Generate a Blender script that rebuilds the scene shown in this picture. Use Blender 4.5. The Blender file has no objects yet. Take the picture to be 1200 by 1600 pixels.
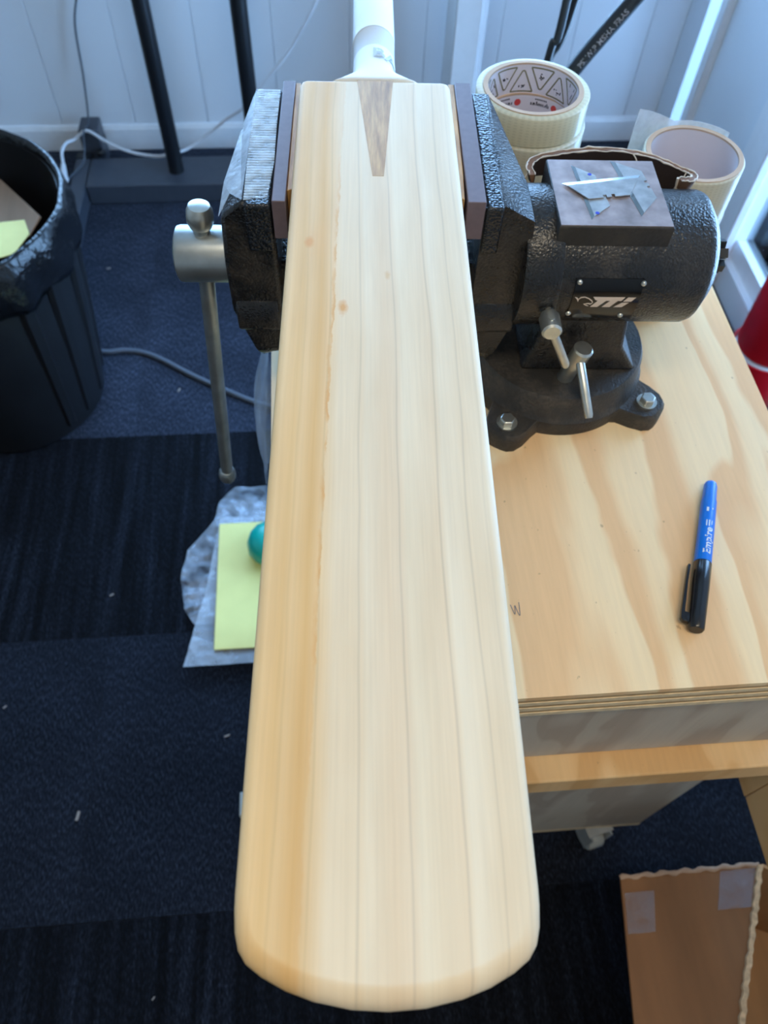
import bpy, bmesh, math, random
from mathutils import Vector, Matrix, noise as mnoise
random.seed(7)
S = bpy.context.scene
COL = S.collection

# ------------------------------------------------------------------ camera
F = 1210.0
ZC = 1.422
def _cv(u, v): return Vector(((u - 600) / F, (800 - v) / F, -1.0))
Zax = -_cv(560, 1582).normalized()
Yax = _cv(430, -1050); Yax = (Yax - Zax * Yax.dot(Zax)).normalized()
Xax = Yax.cross(Zax)
cam = bpy.data.cameras.new('camera'); camo = bpy.data.objects.new('camera', cam); COL.objects.link(camo)
cam.sensor_fit = 'VERTICAL'; cam.lens = 6.86; cam.sensor_height = 6.86 * 1600 / F; cam.sensor_width = 6.86 * 1200 / F
cam.clip_start = .01
camo.matrix_world = Matrix.Translation((0, 0, ZC)) @ Matrix((Xax, Yax, Zax)).to_4x4()
cam.dof.use_dof = True; cam.dof.focus_distance = .44; cam.dof.aperture_fstop = 3.0
S.camera = camo

# ------------------------------------------------------------------ world, lights, exposure
w = bpy.data.worlds.new('world'); S.world = w; w.use_nodes = True
bg = w.node_tree.nodes['Background']; bg.inputs[0].default_value = (.31, .585, 1.0, 1); bg.inputs[1].default_value = 13.0
def area(name, loc, rot, sx, sy, power, col, portal=False):
    l = bpy.data.lights.new(name, 'AREA'); l.shape = 'RECTANGLE'; l.size = sx; l.size_y = sy; l.energy = power; l.color = col
    o = bpy.data.objects.new(name, l); COL.objects.link(o); o.location = loc; o.rotation_euler = rot
    if portal: l.cycles.is_portal = True
    return o
area('portal_back_window', (-.05, 2.42, 1.46), (math.radians(-90), 0, 0), 1.9, 1.68, 1, (1, 1, 1), True)
area('portal_side_window', (1.19, 1.16, 1.14), (0, math.radians(90), 0), 2.12, .92, 1, (1, 1, 1), True)
area('portal_added_slot', (1.19, 2.13, 1.14), (0, math.radians(90), 0), 2.12, .12, 1, (1, 1, 1), True)  # sky light through the added corner slot
area('ceiling_panel_glow', (.1, -.25, 2.555), (0, 0, 0), 1.1, .28, 12, (1.0, .86, .64))
area('ceiling_panel_glow', (-.2, -1.5, 2.555), (0, 0, 0), 1.1, .28, 2.5, (1.0, .84, .60))
S.view_settings.view_transform = 'Standard'; S.view_settings.look = 'None'
S.view_settings.exposure = 0.0; S.view_settings.gamma = 1.0; S.view_settings.use_curve_mapping = False

# ------------------------------------------------------------------ helpers: materials
def lin(r, g, b):
    f = lambda c: (c / 255 / 12.92) if c / 255 <= .04045 else ((c / 255 + .055) / 1.055) ** 2.4
    return (f(r), f(g), f(b), 1)
class NT:
    def __init__(s, name):
        s.m = bpy.data.materials.new(name); s.m.use_nodes = True; s.t = s.m.node_tree
        s.b = s.t.nodes['Principled BSDF']; s.out = s.t.nodes['Material Output']
    def n(s, typ, **k):
        x = s.t.nodes.new('ShaderNode' + typ)
        for a, b in k.items(): setattr(x, a, b)
        return x
    def l(s, a, b): s.t.links.new(a, b)
    def setin(s, sock, v):
        if hasattr(v, 'is_linked') or hasattr(v, 'links'): s.l(v, sock)
        else: sock.default_value = v
    def math(s, op, a, b=None, c=None, clamp=False):
        x = s.n('Math', operation=op); x.use_clamp = clamp
        for i, v in enumerate((a, b, c)):
            if v is not None: s.setin(x.inputs[i], v)
        return x.outputs[0]
    def obj(s): return s.n('TexCoord').outputs['Object']
    def mapping(s, vec, scale=(1, 1, 1), rot=(0, 0, 0), loc=(0, 0, 0)):
        x = s.n('Mapping'); s.l(vec, x.inputs[0]); x.inputs['Scale'].default_value = scale
        x.inputs['Rotation'].default_value = rot; x.inputs['Location'].default_value = loc
        return x.outputs[0]
    def noise(s, vec, scale=5, detail=3, rough=.5, dist=0):
        x = s.n('TexNoise'); s.l(vec, x.inputs['Vector']); x.inputs['Scale'].default_value = scale
        x.inputs['Detail'].default_value = detail; x.inputs['Roughness'].default_value = rough; x.inputs['Distortion'].default_value = dist
        return x.outputs[0]
    def ramp(s, fac, stops, interp='LINEAR'):
        x = s.n('ValToRGB'); x.color_ramp.interpolation = interp; e = x.color_ramp.elements
        while len(e) < len(stops): e.new(.5)
        for i, (p, c) in enumerate(stops):
            e[i].position = p
        for i, (p, c) in enumerate(stops):
            e[i].position = p; e[i].color = c if not isinstance(c, (int, float)) else (c, c, c, 1)
        s.l(fac, x.inputs[0]); return x.outputs[0]
    def mix(s, fac, a, b, mode='MIX'):
        x = s.n('Mix', data_type='RGBA', blend_type=mode)
        s.setin(x.inputs[0], fac); s.setin(x.inputs[6], a); s.setin(x.inputs[7], b); return x.outputs[2]
    def bump(s, h, strength=.3, dist=.001):
        x = s.n('Bump'); x.inputs['Strength'].default_value = strength; x.inputs['Distance'].default_value = dist
        s.l(h, x.inputs['Height']); s.l(x.outputs[0], s.b.inputs['Normal'])
    def set(s, **k):
        nm = {'col': 'Base Color', 'rough': 'Roughness', 'metal': 'Metallic', 'spec': 'Specular IOR Level', 'coat': 'Coat Weight', 'sheen': 'Sheen Weight', 'sss': 'Subsurface Weight', 'alpha': 'Alpha', 'trans': 'Transmission Weight'}
        for a, v in k.items(): s.setin(s.b.inputs[nm[a]], v)
        return s
def plain(name, rgb, rough=.5, metal=0, spec=.5, var=.06, scale=40, bump=0, bscale=300, bdist=.0005):
    t = NT(name); o = t.obj()
    n = t.noise(o, scale, 3)
    c = lin(*rgb); a = tuple(max(0, x * (1 - var)) for x in c[:3]) + (1,); b = tuple(min(1, x * (1 + var)) for x in c[:3]) + (1,)
    t.set(col=t.ramp(n, [(.3, a), (.7, b)]), rough=rough, metal=metal, spec=spec)
    if bump: t.bump(t.noise(o, bscale, 2), bump, bdist)
    return t.m

# ------------------------------------------------------------------ helpers: meshes
class MB:
    def __init__(s): s.v = []; s.f = []; s.sm = []
    def add(s, vs, fs, smooth=False):
        k = len(s.v); s.v += [tuple(p) for p in vs]; s.f += [tuple(i + k for i in f) for f in fs]; s.sm += [smooth] * len(fs); return s
    def box(s, x0, x1, y0, y1, z0, z1):
        vs = [(x, y, z) for z in (z0, z1) for y in (y0, y1) for x in (x0, x1)]
        return s.add(vs, [(0, 2, 3, 1), (4, 5, 7, 6), (0, 1, 5, 4), (2, 6, 7, 3), (0, 4, 6, 2), (1, 3, 7, 5)])
    def loft(s, rings, cap=True, smooth=False, closed=True):
        n = len(rings[0]); vs = [p for r in rings for p in r]; fs = []
        for i in range(len(rings) - 1):
            for j in range(n if closed else n - 1):
                a = i * n + j; b = i * n + (j + 1) % n; fs.append((a, b, b + n, a + n))
        if cap: fs += [tuple(reversed(range(n))), tuple(range((len(rings) - 1) * n, len(rings) * n))]
        return s.add(vs, fs, smooth)
    def prism(s, poly, z0, z1):
        return s.loft([[(x, y, z0) for x, y in poly], [(x, y, z1) for x, y in poly]])
    def lathe(s, prof, c=(0, 0, 0), axis='z', n=32, cap=True, smooth=True):
        rings = []
        for r, h in prof:
            ring = []
            for i in range(n):
                a = 2 * math.pi * i / n; p, q = r * math.cos(a), r * math.sin(a)
                if axis == 'z': ring.append((c[0] + p, c[1] + q, c[2] + h))
                elif axis == 'x': ring.append((c[0] + h, c[1] + p, c[2] + q))
                else: ring.append((c[0] + q, c[1] + h, c[2] + p))
            rings.append(ring)
        return s.loft(rings, cap, smooth)
    def tube(s, path, r, n=10, cap=True):
        P = [Vector(p) for p in path]; R = r if isinstance(r, (list, tuple)) else [r] * len(P)
        T = [(P[min(i + 1, len(P) - 1)] - P[max(i - 1, 0)]).normalized() for i in range(len(P))]
        up = Vector((0, 0, 1)) if abs(T[0].z) < .9 else Vector((1, 0, 0)); N = (up - T[0] * up.dot(T[0])).normalized(); rings = []
        for i in range(len(P)):
            N = (N - T[i] * N.dot(T[i])).normalized(); B = T[i].cross(N)
            rings.append([tuple(P[i] + (N * math.cos(2 * math.pi * k / n) + B * math.sin(2 * math.pi * k / n)) * R[i]) for k in range(n)])
        return s.loft(rings, cap, True)
    def build(s, name, mat, parent=None, off=(0, 0, 0), bevel=0, seg=2, sharp=35, sub=0, loc=None):
        me = bpy.data.meshes.new(name); me.from_pydata(s.v, [], s.f); me.update()
        bm = bmesh.new(); bm.from_mesh(me)
        if name == 'blade': bmesh.ops.remove_doubles(bm, verts=bm.verts, dist=1e-6)
        bmesh.ops.recalc_face_normals(bm, faces=bm.faces); bm.to_mesh(me); bm.free()
        for i_, p in enumerate(me.polygons): p.use_smooth = (s.sm[i_] if i_ < len(s.sm) else True) or bevel > 0
        if any(s.sm) or bevel: me.set_sharp_from_angle(angle=math.radians(sharp))
        me.materials.append(mat)
        o = bpy.data.objects.new(name, me); COL.objects.link(o)
        if parent is not None: o.parent = parent; o.location = [-q for q in parent.get('_base', (0, 0, 0))]
        if loc: o.location = loc
        if bevel:
            m = o.modifiers.new('bevel', 'BEVEL'); m.width = bevel; m.segments = seg; m.limit_method = 'ANGLE'; m.angle_limit = math.radians(30)
        if sub:
            m = o.modifiers.new('sub', 'SUBSURF'); m.levels = sub; m.render_levels = sub
        return o
def spline(pts, k=8):
    P = [Vector(p) for p in pts]; P = [2 * P[0] - P[1]] + P + [2 * P[-1] - P[-2]]; out = []
    for i in range(1, len(P) - 2):
        a, b, c, d = P[i - 1:i + 3]
        for j in range(k):
            t = j / k; out.append(.5 * ((2 * b) + (c - a) * t + (2 * a - 5 * b + 4 * c - d) * t * t + (3 * b - a - 3 * c + d) * t ** 3))
    out.append(P[-2]); return out
def tag(o, label, cat, group=None, kind=None):
    if label: o['label'] = label
    if cat: o['category'] = cat
    if group: o['group'] = group
    if kind: o['kind'] = kind
    return o
def struct(o): o['kind'] = 'structure'; return o
# the vise and the bat share one frame: x across the bat, y along it, yawed with the swivelled vise
FO = Vector((.0465, .580, 0)); FA = math.radians(-3.54)
FM = Matrix.Translation(FO) @ Matrix.Rotation(FA, 4, 'Z')
def thing(name, label, cat, base=(0, 0, 0), frame=False, group=None):
    o = bpy.data.objects.new(name, None); COL.objects.link(o); o.empty_display_size = .05
    if frame: o.location = FM @ Vector(base); o.rotation_euler = (0, 0, FA)
    else: o.location = base
    o['_base'] = tuple(base)
    return tag(o, label, cat, group)
def infr(o):      # single mesh given in the vise frame
    o.location = FO; o.rotation_euler = (0, 0, FA); return o
def textmesh(txt, size, shear=0, bold=0):
    c = bpy.data.curves.new('t', 'FONT'); c.body = txt; c.size = size; c.shear = shear; c.offset = bold; c.align_x = 'LEFT'; c.resolution_u = 3
    o = bpy.data.objects.new('t', c); COL.objects.link(o)
    dg = bpy.context.evaluated_depsgraph_get(); me = bpy.data.meshes.new_from_object(o.evaluated_get(dg))
    vs = [v.co.copy() for v in me.vertices]; fs = [tuple(p.vertices) for p in me.polygons]
    bpy.data.objects.remove(o); bpy.data.meshes.remove(me); bpy.data.curves.remove(c)
    return vs, fs
def mapped(vf, fn): vs, fs = vf; return [fn(v) for v in vs], fs
ORD = lambda: None

# ------------------------------------------------------------------ materials
def bat_wood():
    t = NT('willow'); o = t.obj(); sx = t.n('SeparateXYZ'); t.l(o, sx.inputs[0]); x, y, z = sx.outputs
    wv = t.noise(t.mapping(o, (5, 5, 0)), 1, 2); wx = t.math('ADD', x, t.math('MULTIPLY', t.math('SUBTRACT', wv, .5), .009))
    u = t.math('DIVIDE', t.math('ADD', wx, .0555), .111)
    base = t.ramp(u, [(0, lin(243, 218, 176)), (.05, lin(240, 208, 160)), (.09, lin(236, 202, 150)), (.13, lin(240, 210, 164)), (.19, lin(232, 194, 138)), (.245, lin(242, 214, 172)),
        (.30, lin(244, 226, 198)), (.41, lin(242, 224, 196)), (.43, lin(244, 230, 206)), (.52, lin(240, 220, 192)), (.58, lin(242, 224, 198)), (.61, lin(245, 232, 208)), (.75, lin(241, 222, 194)),
        (.78, lin(246, 234, 212)), (.88, lin(244, 228, 202)), (1, lin(246, 234, 212))])
    st = [(0, 1)]
    for q, d in ((.115, .92), (.24, .86), (.40, .83), (.575, .82), (.755, .83), (.875, .86), (.955, .92)): st += [(q - .009, 1), (q, d), (q + .005, 1)]
    st += [(1, 1)]
    lines = t.ramp(u, st); c = t.mix(1, t.mix(1, base, (.88, .845, .775, 1), 'MULTIPLY'), lines, 'MULTIPLY')
    fib = t.noise(t.mapping(o, (700, 14, 20)), 1, 3, .6); c = t.mix(1, c, t.ramp(fib, [(.25, .93), (.7, 1.0)]), 'MULTIPLY')
    bl = t.noise(t.mapping(o, (60, 9, 5)), 1, 3); c = t.mix(1, c, t.ramp(bl, [(.3, (.93, .90, .86, 1)), (.65, (1, 1, 1, 1))]), 'MULTIPLY')
    # heartwood border: ragged orange line wandering towards the toe
    rag = t.noise(t.mapping(o, (120, 90, 0)), 1, 3, .7); rag2 = t.noise(t.mapping(o, (0, 14, 0)), 1, 2)
    xb = t.math('ADD', t.math('MULTIPLY', y, .0165), t.math('ADD', -.0218, t.math('MULTIPLY', t.math('SUBTRACT', rag2, .5), .004)))
    d = t.math('ADD', t.math('SUBTRACT', x, xb), t.math('MULTIPLY', t.math('SUBTRACT', rag, .5), .0035))
    heart = t.ramp(t.math('ADD', t.math('MULTIPLY', d, 60), .5), [(.46, 1), (.5, 0)])
    c = t.mix(t.math('MULTIPLY', heart, .30), c, t.mix(1, c, lin(252, 232, 200), 'MULTIPLY'))
    band = t.ramp(t.math('ADD', t.math('MULTIPLY', d, 65), .5), [(.35, 0), (.46, 1), (.5, .9), (.53, 0)])
    orn = t.math('MULTIPLY', band, t.ramp(t.noise(t.mapping(o, (150, 40, 0)), 1, 3), [(.40, 0), (.56, .9)]))
    yk = t.ramp(t.math('MULTIPLY', y, -1.7), [(.10, .15), (.40, 1), (.72, 1), (.86, .25)])
    c = t.mix(t.math('MULTIPLY', orn, yk), c, lin(212, 158, 96))
    for kx, ky, r, s_, colr in ((-.0205, -.243, .0034, .95, (212, 156, 94)), (-.0419, -.186, .0034, .9, (212, 152, 90)), (.0053, -.215, .0024, .8, (212, 176, 130)), (-.036, -.184, .009, .25, (224, 172, 112))):
        dx = t.math('DIVIDE', t.math('SUBTRACT', x, kx), r); dy = t.math('DIVIDE', t.math('SUBTRACT', y, ky), r * 2.2)
        dd = t.math('ADD', t.math('SQRT', t.math('ADD', t.math('MULTIPLY', dx, dx), t.math('MULTIPLY', dy, dy))), t.math('MULTIPLY', t.math('SUBTRACT', rag, .5), 1.2))
        c = t.mix(t.ramp(dd, [(.3, s_), (1, 0)]), c, lin(*colr))
    t.set(col=c, rough=.5, spec=.28); t.bump(fib, .08, .0003); return t.m
def cane():
    t = NT('cane'); o = t.obj(); f = t.noise(t.mapping(o, (500, 40, 0)), 1, 4, .7); g = t.noise(t.mapping(o, (160, 25, 0)), 1, 3)
    c = t.mix(t.ramp(g, [(.35, 0), (.7, 1)]), lin(206, 164, 108), lin(160, 118, 68)); c = t.mix(1, c, t.ramp(f, [(.3, .72), (.6, 1)]), 'MULTIPLY')
    t.set(col=c, rough=.5); return t.m
def plywood(name, c0, c1, c2, rot=.12, rough=.42, fq=1.7):
    t = NT(name); o = t.obj(); m = t.mapping(o, (9, 1.5, 2), (0, 0, rot)); wv = t.noise(t.mapping(o, (6, 4, 4), (0, 0, rot)), 1, 3, .6)
    v = t.n('VectorMath', operation='ADD'); t.l(m, v.inputs[0]); k = t.n('CombineXYZ'); t.l(t.math('MULTIPLY', wv, .55), k.inputs[0]); t.l(k.outputs[0], v.inputs[1])
    sp = t.n('SeparateXYZ'); t.l(v.outputs[0], sp.inputs[0])
    big = t.noise(t.mapping(o, (14, 2.0, 2), (0, 0, rot)), 1, 2); saw = t.math('FRACT', t.math('ADD', t.math('MULTIPLY', sp.outputs[0], fq), t.math('MULTIPLY', big, 1.3)))
    c = t.ramp(saw, [(0, c0), (.04, c1), (.22, c1), (.36, c2), (.50, c0), (.60, c0), (.63, c1), (.72, c1), (.85, c2), (1, c0)])
    fib = t.noise(t.mapping(o, (260, 16, 8), (0, 0, rot)), 1, 3, .6); c = t.mix(1, c, t.ramp(fib, [(.3, .94), (.65, 1)]), 'MULTIPLY')
    sp_ = t.noise(t.mapping(o, (190, 120, 8)), 1, 2); c = t.mix(t.ramp(sp_, [(.73, 0), (.78, .5)]), c, lin(150, 118, 84))
    t.set(col=c, rough=rough, spec=.35); t.bump(fib, .06, .0004); return t.m
def carpet(name, streak, k):
    t = NT(name); o = t.obj()
    a = t.noise(t.mapping(o, (460, 110, 1), (0, 0, .55)), 1, 3, .65); lint = t.noise(o, 160, 2); big = t.noise(o, 6, 3)
    f = a
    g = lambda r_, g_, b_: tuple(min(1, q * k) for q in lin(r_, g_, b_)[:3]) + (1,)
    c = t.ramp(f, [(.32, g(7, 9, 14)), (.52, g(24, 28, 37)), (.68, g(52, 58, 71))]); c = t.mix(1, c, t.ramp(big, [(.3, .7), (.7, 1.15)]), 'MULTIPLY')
    if streak:
        st = t.noise(t.mapping(o, (46, 2.2, 1)), 1, 3, .7); c = t.mix(1, c, t.ramp(st, [(.38, .35), (.52, .8), (.66, 1.7)]), 'MULTIPLY')
    c = t.mix(t.ramp(lint, [(.76, 0), (.81, .25)]), c, lin(110, 118, 130))
    t.set(col=c, rough=.85, spec=.08, sheen=.03); t.bump(f, .6, .003); return t.m
def hammertone(name, scale=330, strength=.7, col=(26, 27, 29), rough=.34, dust=.5, dcol=(92, 82, 70)):
    t = NT(name); o = t.obj(); vo = t.n('TexVoronoi', feature='SMOOTH_F1'); t.l(t.mapping(o, (scale,) * 3), vo.inputs['Vector']); vo.inputs['Scale'].default_value = 1
    n = t.noise(o, scale * .7, 2); du = t.noise(o, 38, 4, .65)
    fac = t.math('MULTIPLY', t.ramp(du, [(.42, 0), (.72, dust)]), t.ramp(n, [(.35, .2), (.62, 1)]))
    t.set(col=t.mix(fac, lin(*col), lin(*dcol)), rough=t.math('ADD', rough, t.math('MULTIPLY', fac, .4)), spec=.5)
    t.bump(t.math('ADD', vo.outputs[0], t.math('MULTIPLY', n, .6)), strength, .0008); return t.m
def film(name, col, amt, stripes=None, rough=.25, vec=(40, 40, 40)):
    t = NT(name); o = t.obj(); tr = t.n('BsdfTransparent'); mx = t.n('MixShader'); n = t.noise(t.mapping(o, vec), 1, 4, .6)
    fac = t.ramp(n, [(.3, max(0, amt - .2)), (.7, min(1, amt + .2))])
    if stripes:
        ax, freq = stripes; sp = t.n('SeparateXYZ'); t.l(o, sp.inputs[0])
        q = t.math('FRACT', t.math('MULTIPLY', sp.outputs[ax], freq)); fac = t.math('MAXIMUM', fac, t.math('MULTIPLY', t.ramp(q, [(.0, .6), (.35, .6), (.5, .0), (.9, .0), (1, .6)]), t.ramp(n, [(.3, .5), (.6, 1)])))
    t.set(col=lin(*col), rough=rough, spec=.6); t.bump(n, .25, .004)
    t.l(fac, mx.inputs[0]); t.l(tr.outputs[0], mx.inputs[1]); t.l(t.b.outputs[0], mx.inputs[2]); t.l(mx.outputs[0], t.out.inputs[0]); return t.m
def pane_glass():
    t = NT('window_glass'); tr = t.n('BsdfTransparent'); gl = t.n('BsdfGlossy'); gl.inputs['Roughness'].default_value = .02; mx = t.n('MixShader'); fr = t.n('Fresnel'); fr.inputs[0].default_value = 1.3
    t.l(fr.outputs[0], mx.inputs[0]); t.l(tr.outputs[0], mx.inputs[1]); t.l(gl.outputs[0], mx.inputs[2]); t.l(mx.outputs[0], t.out.inputs[0]); return t.m
def card(name, rgb):
    t = NT(name); o = t.obj(); n = t.noise(t.mapping(o, (30, 4, 4)), 1, 4, .6); c = t.mix(1, lin(*rgb), t.ramp(n, [(.3, .82), (.7, 1.08)]), 'MULTIPLY')
    t.set(col=c, rough=.6, spec=.3); t.bump(n, .1, .001); return t.m
def filament(name, rgb):
    t = NT(name); o = t.obj(); sp = t.n('SeparateXYZ'); t.l(o, sp.inputs[0]); q = t.math('FRACT', t.math('MULTIPLY', sp.outputs[2], 420)); an = t.math('ARCTAN2', sp.outputs[1], sp.outputs[0])
    q2 = t.math('FRACT', t.math('MULTIPLY', an, 9)); k = t.math('MULTIPLY', t.ramp(q, [(.4, 1), (.6, 0)]), t.ramp(q2, [(.45, 1), (.55, 0)]))
    t.set(col=t.mix(t.math('MULTIPLY', k, .35), lin(*rgb), lin(176, 180, 150)), rough=.22, spec=.6); tl = t.n('BsdfTranslucent'); tl.inputs[0].default_value = lin(252, 250, 236); mx = t.n('MixShader'); mx.inputs[0].default_value = .5; t.l(t.b.outputs[0], mx.inputs[1]); t.l(tl.outputs[0], mx.inputs[2]); t.l(mx.outputs[0], t.out.inputs[0]); return t.m

M = dict(
    willow=bat_wood(), cane=cane(), carpet=carpet('carpet_weave', False, 1.05), carpets=carpet('carpet_streaked', True, .6), carpetlit=carpet('carpet_weave_lit', False, 2.6),  # last carpet: same weave with the window light put into its colour
    ply=plywood('bench_plywood', lin(248, 222, 178), lin(236, 194, 144), lin(247, 218, 172), fq=.95),
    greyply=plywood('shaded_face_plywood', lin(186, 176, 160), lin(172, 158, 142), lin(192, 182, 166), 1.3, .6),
    plyl=plain('ply_layer_light', (226, 204, 166), .6, var=.12, scale=120), plyd=plain('ply_layer_dark', (180, 148, 106), .6, var=.15, scale=120),
    pine=plywood('pine', lin(226, 184, 130), lin(214, 168, 112), lin(232, 194, 142), 1.5, .5),
    wall=plain('wall_paint', (226, 232, 238), .5, var=.02, scale=3), white=plain('white_enamel', (232, 236, 240), .35, var=.02),
    skirt=plain('skirting_paint', (226, 230, 234), .4, var=.03), dim=plain('room_paint', (205, 198, 186), .7, var=.02),
    vise=hammertone('hammertone_black', 620, .6, rough=.27), visetop=hammertone('hammertone_coarse', 560, 1.0, (26, 30, 36), .2, .15, (60, 66, 74)), visebase=hammertone('cast_base', 520, .45, (44, 43, 42), .45, .6, (104, 94, 82)),
    steel=plain('zinc_steel', (196, 198, 192), .32, .9, var=.12, scale=90), dullsteel=plain('dull_steel', (172, 178, 178), .36, .85, var=.15, scale=60),
    anvil=plain('anvil_steel', (158, 144, 142), .42, .35, var=.3, scale=70), anvilside=hammertone('anvil_side', 400, .3, (38, 36, 34), .5, .3),
    liner=plain('liner_brown', (104, 90, 96), .5, var=.08, scale=200), shim=cane(), blade=plain('blade_steel', (168, 170, 170), .38, .55, var=.2, scale=120),
    bevel_=plain('blade_edge', (225, 230, 232), .12, 1), inkblue=plain('ink_blue', (40, 60, 190), .5),
    blackplate=plain('plate_black', (14, 16, 20), .16, var=.02), logo=plain('logo_white', (214, 196, 180), .4, var=.02),
    grip=plain('grip_rubber', (228, 230, 228), .55, var=.02, bump=.25, bscale=900, bdist=.0004), gripband=plain('grip_band', (206, 210, 212), .6, var=.02, bump=.25, bscale=900), emboss=plain('grip_emboss', (176, 184, 186), .5),
    tape=filament('filament_tape', (248, 246, 222)), tape2=filament('filament_tape_clear', (240, 240, 226)), core=plain('tape_core', (196, 168, 142), .7, var=.08), corein=plain('tape_core_liner', (218, 212, 218), .5, var=.02),
    olive=plain('print_olive', (128, 122, 92), .6), ink=plain('print_ink', (58, 56, 62), .6), red=plain('print_red', (206, 70, 66), .5),
    emery=plain('emery_cloth', (44, 32, 30), .8, var=.2, scale=900), emeryback=plain('emery_back', (120, 88, 66), .8, var=.1), thread=plain('frayed_thread', (214, 204, 190), .8),
    penblue=plain('pen_blue', (10, 118, 226), .35, var=.02), penblack=plain('pen_black', (24, 24, 27), .25, var=.02), penwhite=plain('pen_print', (214, 226, 236), .5),
    pencil=plain('pencil_grey', (120, 116, 120), .7), blacksteel=plain('black_powder_coat', (20, 23, 28), .38, var=.1), rackgrey=plain('rack_bar_coat', (62, 68, 78), .36, var=.08),
    binp=plain('bin_plastic', (24, 25, 28), .42, var=.12, scale=14), liner2=plain('bin_liner', (20, 21, 24), .2, var=.1, scale=20, bump=.5, bscale=70, bdist=.006), bindust=plain('bin_inside', (16, 17, 18), .7),
    cardb=card('cardboard', (134, 92, 58)), cardin=card('cardboard_inner', (176, 134, 92)), cardedge=plain('corrugated_edge', (196, 164, 126), .8, var=.25, scale=160), cardgrey=card('cardboard_faded', (176, 146, 122)), packtape=film('packing_tape', (160, 150, 156), .25),
    yellow=plain('yellow_paper', (238, 226, 140), .6, var=.04, scale=16, bump=.2, bscale=22, bdist=.004), teal=plain('teal_plastic', (0, 164, 148), .3, var=.04),
    bag=film('clear_bag', (212, 222, 236), .24, None, .2, (24, 24, 24)), sleeve=film('clear_sleeve', (206, 214, 224), .34, None, .22, (14, 14, 14)), jawtape=film('jaw_tape', (206, 214, 214), .16, (1, 330), .25, (110, 110, 60)), jawtape2=film('jaw_tape_side', (190, 204, 216), .45, None, .3, (60, 60, 60)),
    cablew=plain('cable_white', (214, 218, 224), .4), cableg=plain('cable_grey', (70, 78, 88), .45), cabled=plain('cable_floor', (92, 100, 112), .45), rubber=plain('hose_rubber', (26, 29, 34), .4), hosetext=plain('hose_print', (158, 156, 164), .6),
    redp=plain('red_plastic', (190, 20, 34), .28, var=.04), tubw=plain('tub_lid', (214, 222, 232), .4), glass=pane_glass(), lamp=None, castor=plain('castor_grey', (150, 152, 150), .4, var=.08), castorw=plain('castor_wheel', (176, 178, 172), .5), chip=plain('wood_chip', (150, 140, 132), .7),
    nut=plain('black_nut', (22, 24, 24), .4), brass=plain('brass_washer', (150, 112, 78), .35, .8))
t_ = NT('lamp_diffuser'); t_.set(col=(1, .95, .88, 1)); t_.b.inputs['Emission Color'].default_value = (1, .82, .6, 1); t_.b.inputs['Emission Strength'].default_value = 2.0; M['lamp'] = t_.m

# ================================================================== the room
X0, X1, Y0, Y1, ZT = -2.2, 1.07, -2.2, 2.3, 2.6
floor = struct(MB().box(X0, X1 + .6, Y0, Y1 + .1, -.10, -.006).build('floor', M['blacksteel']))
tm = {}
ty = .155
nx0, ny0 = int((X0 - .05) // .5), int((Y0 - ty) // .5)
tile_me = None
for i in range(-5, 3):
    for j in range(-5, 5):
        x, y = .05 + .5 * i, ty + .5 * j
        ax, bx = max(x + .0003, X0), min(x + .4997, X1); ay, by = max(y + .0003, Y0), min(y + .4997, Y1)
        if bx - ax < .02 or by - ay < .02: continue
        full = (bx - ax > .497 and by - ay > .497)
        tk = 2 if j >= 2 else j % 2; tile_me = tm.get(tk); cm = (M['carpet'], M['carpets'], M['carpetlit'])[tk]  # back rows use the weave lightened to paint in window light
        if full and tile_me:
            o = bpy.data.objects.new('carpet_tile', tile_me); COL.objects.link(o); o.parent = floor
        else:
            hx, hy = (bx - ax) / 2, (by - ay) / 2
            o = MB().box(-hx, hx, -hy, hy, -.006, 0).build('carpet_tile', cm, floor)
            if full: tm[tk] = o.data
        o.location = ((ax + bx) / 2, (ay + by) / 2, 0)
        if full and i % 2: o.rotation_euler = (0, 0, math.pi)
WX0, WX1, WZ0, WZ1 = -1.0, .9, .62, 2.30
b = MB(); b.box(X0, X1 + .1, Y1 + .012, Y1 + .1, 0, WZ0); b.box(X0, X1 + .1, Y1 + .012, Y1 + .1, WZ1, ZT); b.box(X0, WX0, Y1 + .012, Y1 + .1, WZ0, WZ1); b.box(WX1, X1 + .1, Y1 + .012, Y1 + .1, WZ0, WZ1)
wall_back = struct(b.build('wall_back', M['wall']))
x = -.751 - .215 * 7
while x < X1:
    a, c = max(x + .0003, X0), min(x + .2147, X1)
    MB().box(a, c, Y1, Y1 + .0115, .06, WZ0).build('wall_panel', M['wall'], wall_back, bevel=.0022); x += .215
struct(MB().loft([[(q, Y1 - .014, 0), (q, Y1 - .014, .064), (q, Y1 - .006, .076), (q, Y1, .076), (q, Y1, 0)] for q in (X0, X1)]).build('baseboard_back', M['skirt'], bevel=.002))
win1 = struct(bpy.data.objects.new('window_1', None)); COL.objects.link(win1)
for a, c, d, e in ((WX0, WX1, WZ0, WZ0 + .05), (WX0, WX1, WZ1 - .05, WZ1), (WX0, WX0 + .05, WZ0 + .05, WZ1 - .05), (WX1 - .05, WX1, WZ0 + .05, WZ1 - .05), (-.075, -.025, WZ0 + .05, WZ1 - .05)):
    MB().box(a, c, Y1 + .03, Y1 + .08, d, e).build('window_frame', M['white'], win1)
for a, c in ((WX0 + .05, -.075), (-.025, WX1 - .05)): MB().box(a, c, Y1 + .052, Y1 + .056, WZ0 + .05, WZ1 - .05).build('pane', M['glass'], win1)
MB().box(WX0 - .03, WX1 + .03, Y1 - .03, Y1 + .03, WZ0 - .02, WZ0).build('window_sill', M['white'], win1)
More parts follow.
